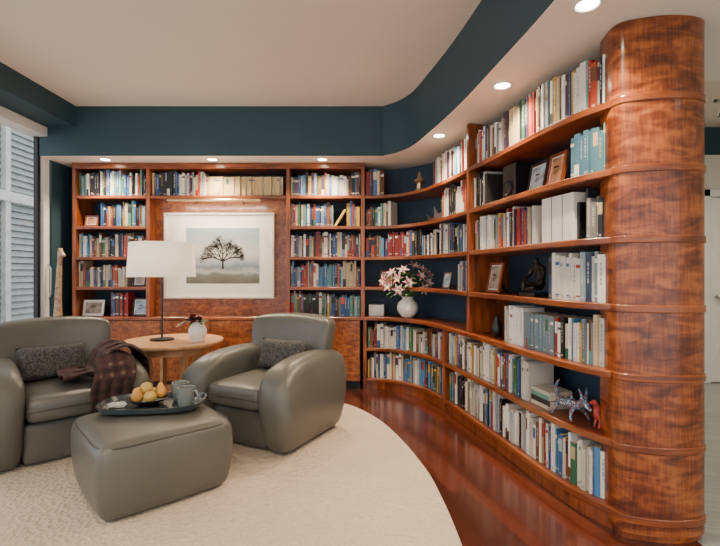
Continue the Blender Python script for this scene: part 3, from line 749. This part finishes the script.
for h in heads:
    h=Vector(h); ax=Vector((h.x*2.2,h.y*2.5-.25,(h.z-.33)*2+.1)).normalized()
    s1=ax.cross(Vector((.1,.2,1))).normalized(); s2=ax.cross(s1)
    for k in range(6):
        an=k*math.pi/3+R.uniform(-.1,.1); rad=s1*math.cos(an)+s2*math.sin(an); tan=ax.cross(rad)
        vs=[];n_=5;Lp=.070
        for i in range(n_+1):
            u=i/n_; ww=.015*math.sin(math.pi*min(.97,.1+.88*u))**.8
            q_=h+ax*(Lp*(.75*u-.65*u*u*.6))+rad*(Lp*(.15*u+.85*u*u))
            vs+=[q_-tan*ww,q_-ax*.003,q_+tan*ww]
        fs=[]
        for i in range(n_):
            b=3*i; fs+=[(b,b+1,b+4,b+3),(b+1,b+2,b+5,b+4)]
        fl.add(vs,fs)
    tube('stem',[(h.x*.1,h.y*.1,.17),(h.x*.5,h.y*.4,.17+(h.z-.17)*.6),tuple(h)],.003,M_stem,lv_)
fl.make('lily_flowers',m,lv_,smooth=True)
for i in range(95):
    a=R.uniform(0,6.28); z_=R.uniform(.2,.46); r_=R.uniform(.02,.19)
    leaf(gr,(r_*math.cos(a),r_*math.sin(a)*.4-.07,z_),(math.cos(a),math.sin(a)*.5-.4,R.uniform(-.1,.8)),R.uniform(.08,.12),.014,.3)
gr.make('lily_leaves',M_stem,lv_,smooth=True)
# ---------------------------------------------------------------- lights
M_bulb=mat('downlight_lens',(1,.86,.66),.4,emit=40,noise_amt=0)
def downlight(x,y,z,en,nm='recessed_downlight',ang=125):
    e=empty(nm,(x,y,z))
    lathe('trim_ring',[(.045,-.001),(.06,-.001),(.062,-.006),(.05,-.01),(.044,-.006),(.045,-.001)],M_white,e,seg=32,cap=False)
    lathe('lens',[(0,-.004),(.02,-.009),(.044,-.003)],M_bulb,e,seg=32,cap=False)
    L=bpy.data.lights.new('lamp','SPOT'); L.energy=en; L.color=(1,.77,.52); L.spot_size=math.radians(ang); L.spot_blend=.9; L.shadow_soft_size=.04
    o=bpy.data.objects.new('lamp',L); o.location=(0,0,-.02); link(o,e)
for x,y in ((-2.57,4.54),(-1.49,4.54),(-.38,4.54),(.66,3.75),(.87,2.75),(.97,1.92)): downlight(x,y,SOF,135)
for x,y in ((-2,.2),(-.4,.2),(-2,-1),(-.4,-1),(-1.2,1.2)): downlight(x,y,CE,55,ang=140)  # added fill lights in the unseen part of the ceiling
for x,y in ((2.6,4.2),(3.8,3.6)): downlight(x,y,CE,80,ang=140)
for x,y in ((2.2,1.0),(3.6,1.0)): downlight(x,y,SOF,60,ang=140)
def added_uplight(x,y):  # invented lamp, out of view, added to brighten the ceiling
    e=empty('added_uplight_stand',(x,y,.015))
    lathe('base_and_pole',[(0,0),(.14,0),(.14,.02),(.02,.03),(.012,.05),(.012,1.72),(.03,1.74),(.16,1.82),(.155,1.82),(.03,1.75),(0,1.75)],M_dark,e,cap=False)
    L=bpy.data.lights.new('uplight','SPOT'); L.energy=190; L.color=(1,.9,.78); L.spot_size=math.radians(160); L.spot_blend=.8; L.shadow_soft_size=.1
    o=bpy.data.objects.new('uplight',L); o.location=(0,0,1.84); o.rotation_euler=(math.pi,0,0); link(o,e)
added_uplight(-2.3,-.5); added_uplight(.1,-1.0)
w=bpy.data.worlds.new('World'); bpy.context.scene.world=w; w.use_nodes=True
b=w.node_tree.nodes['Background']; b.inputs[0].default_value=(.92,.96,1,1); b.inputs[1].default_value=1.9
# ---------------------------------------------------------------- camera
cam=bpy.data.cameras.new('camera'); cam.lens=22.5; cam.sensor_width=36; cam.clip_start=.05
co=bpy.data.objects.new('camera',cam); co.location=(0,0,CAMH); co.rotation_euler=(math.pi/2,0,0); C.objects.link(co)
bpy.context.scene.camera=co
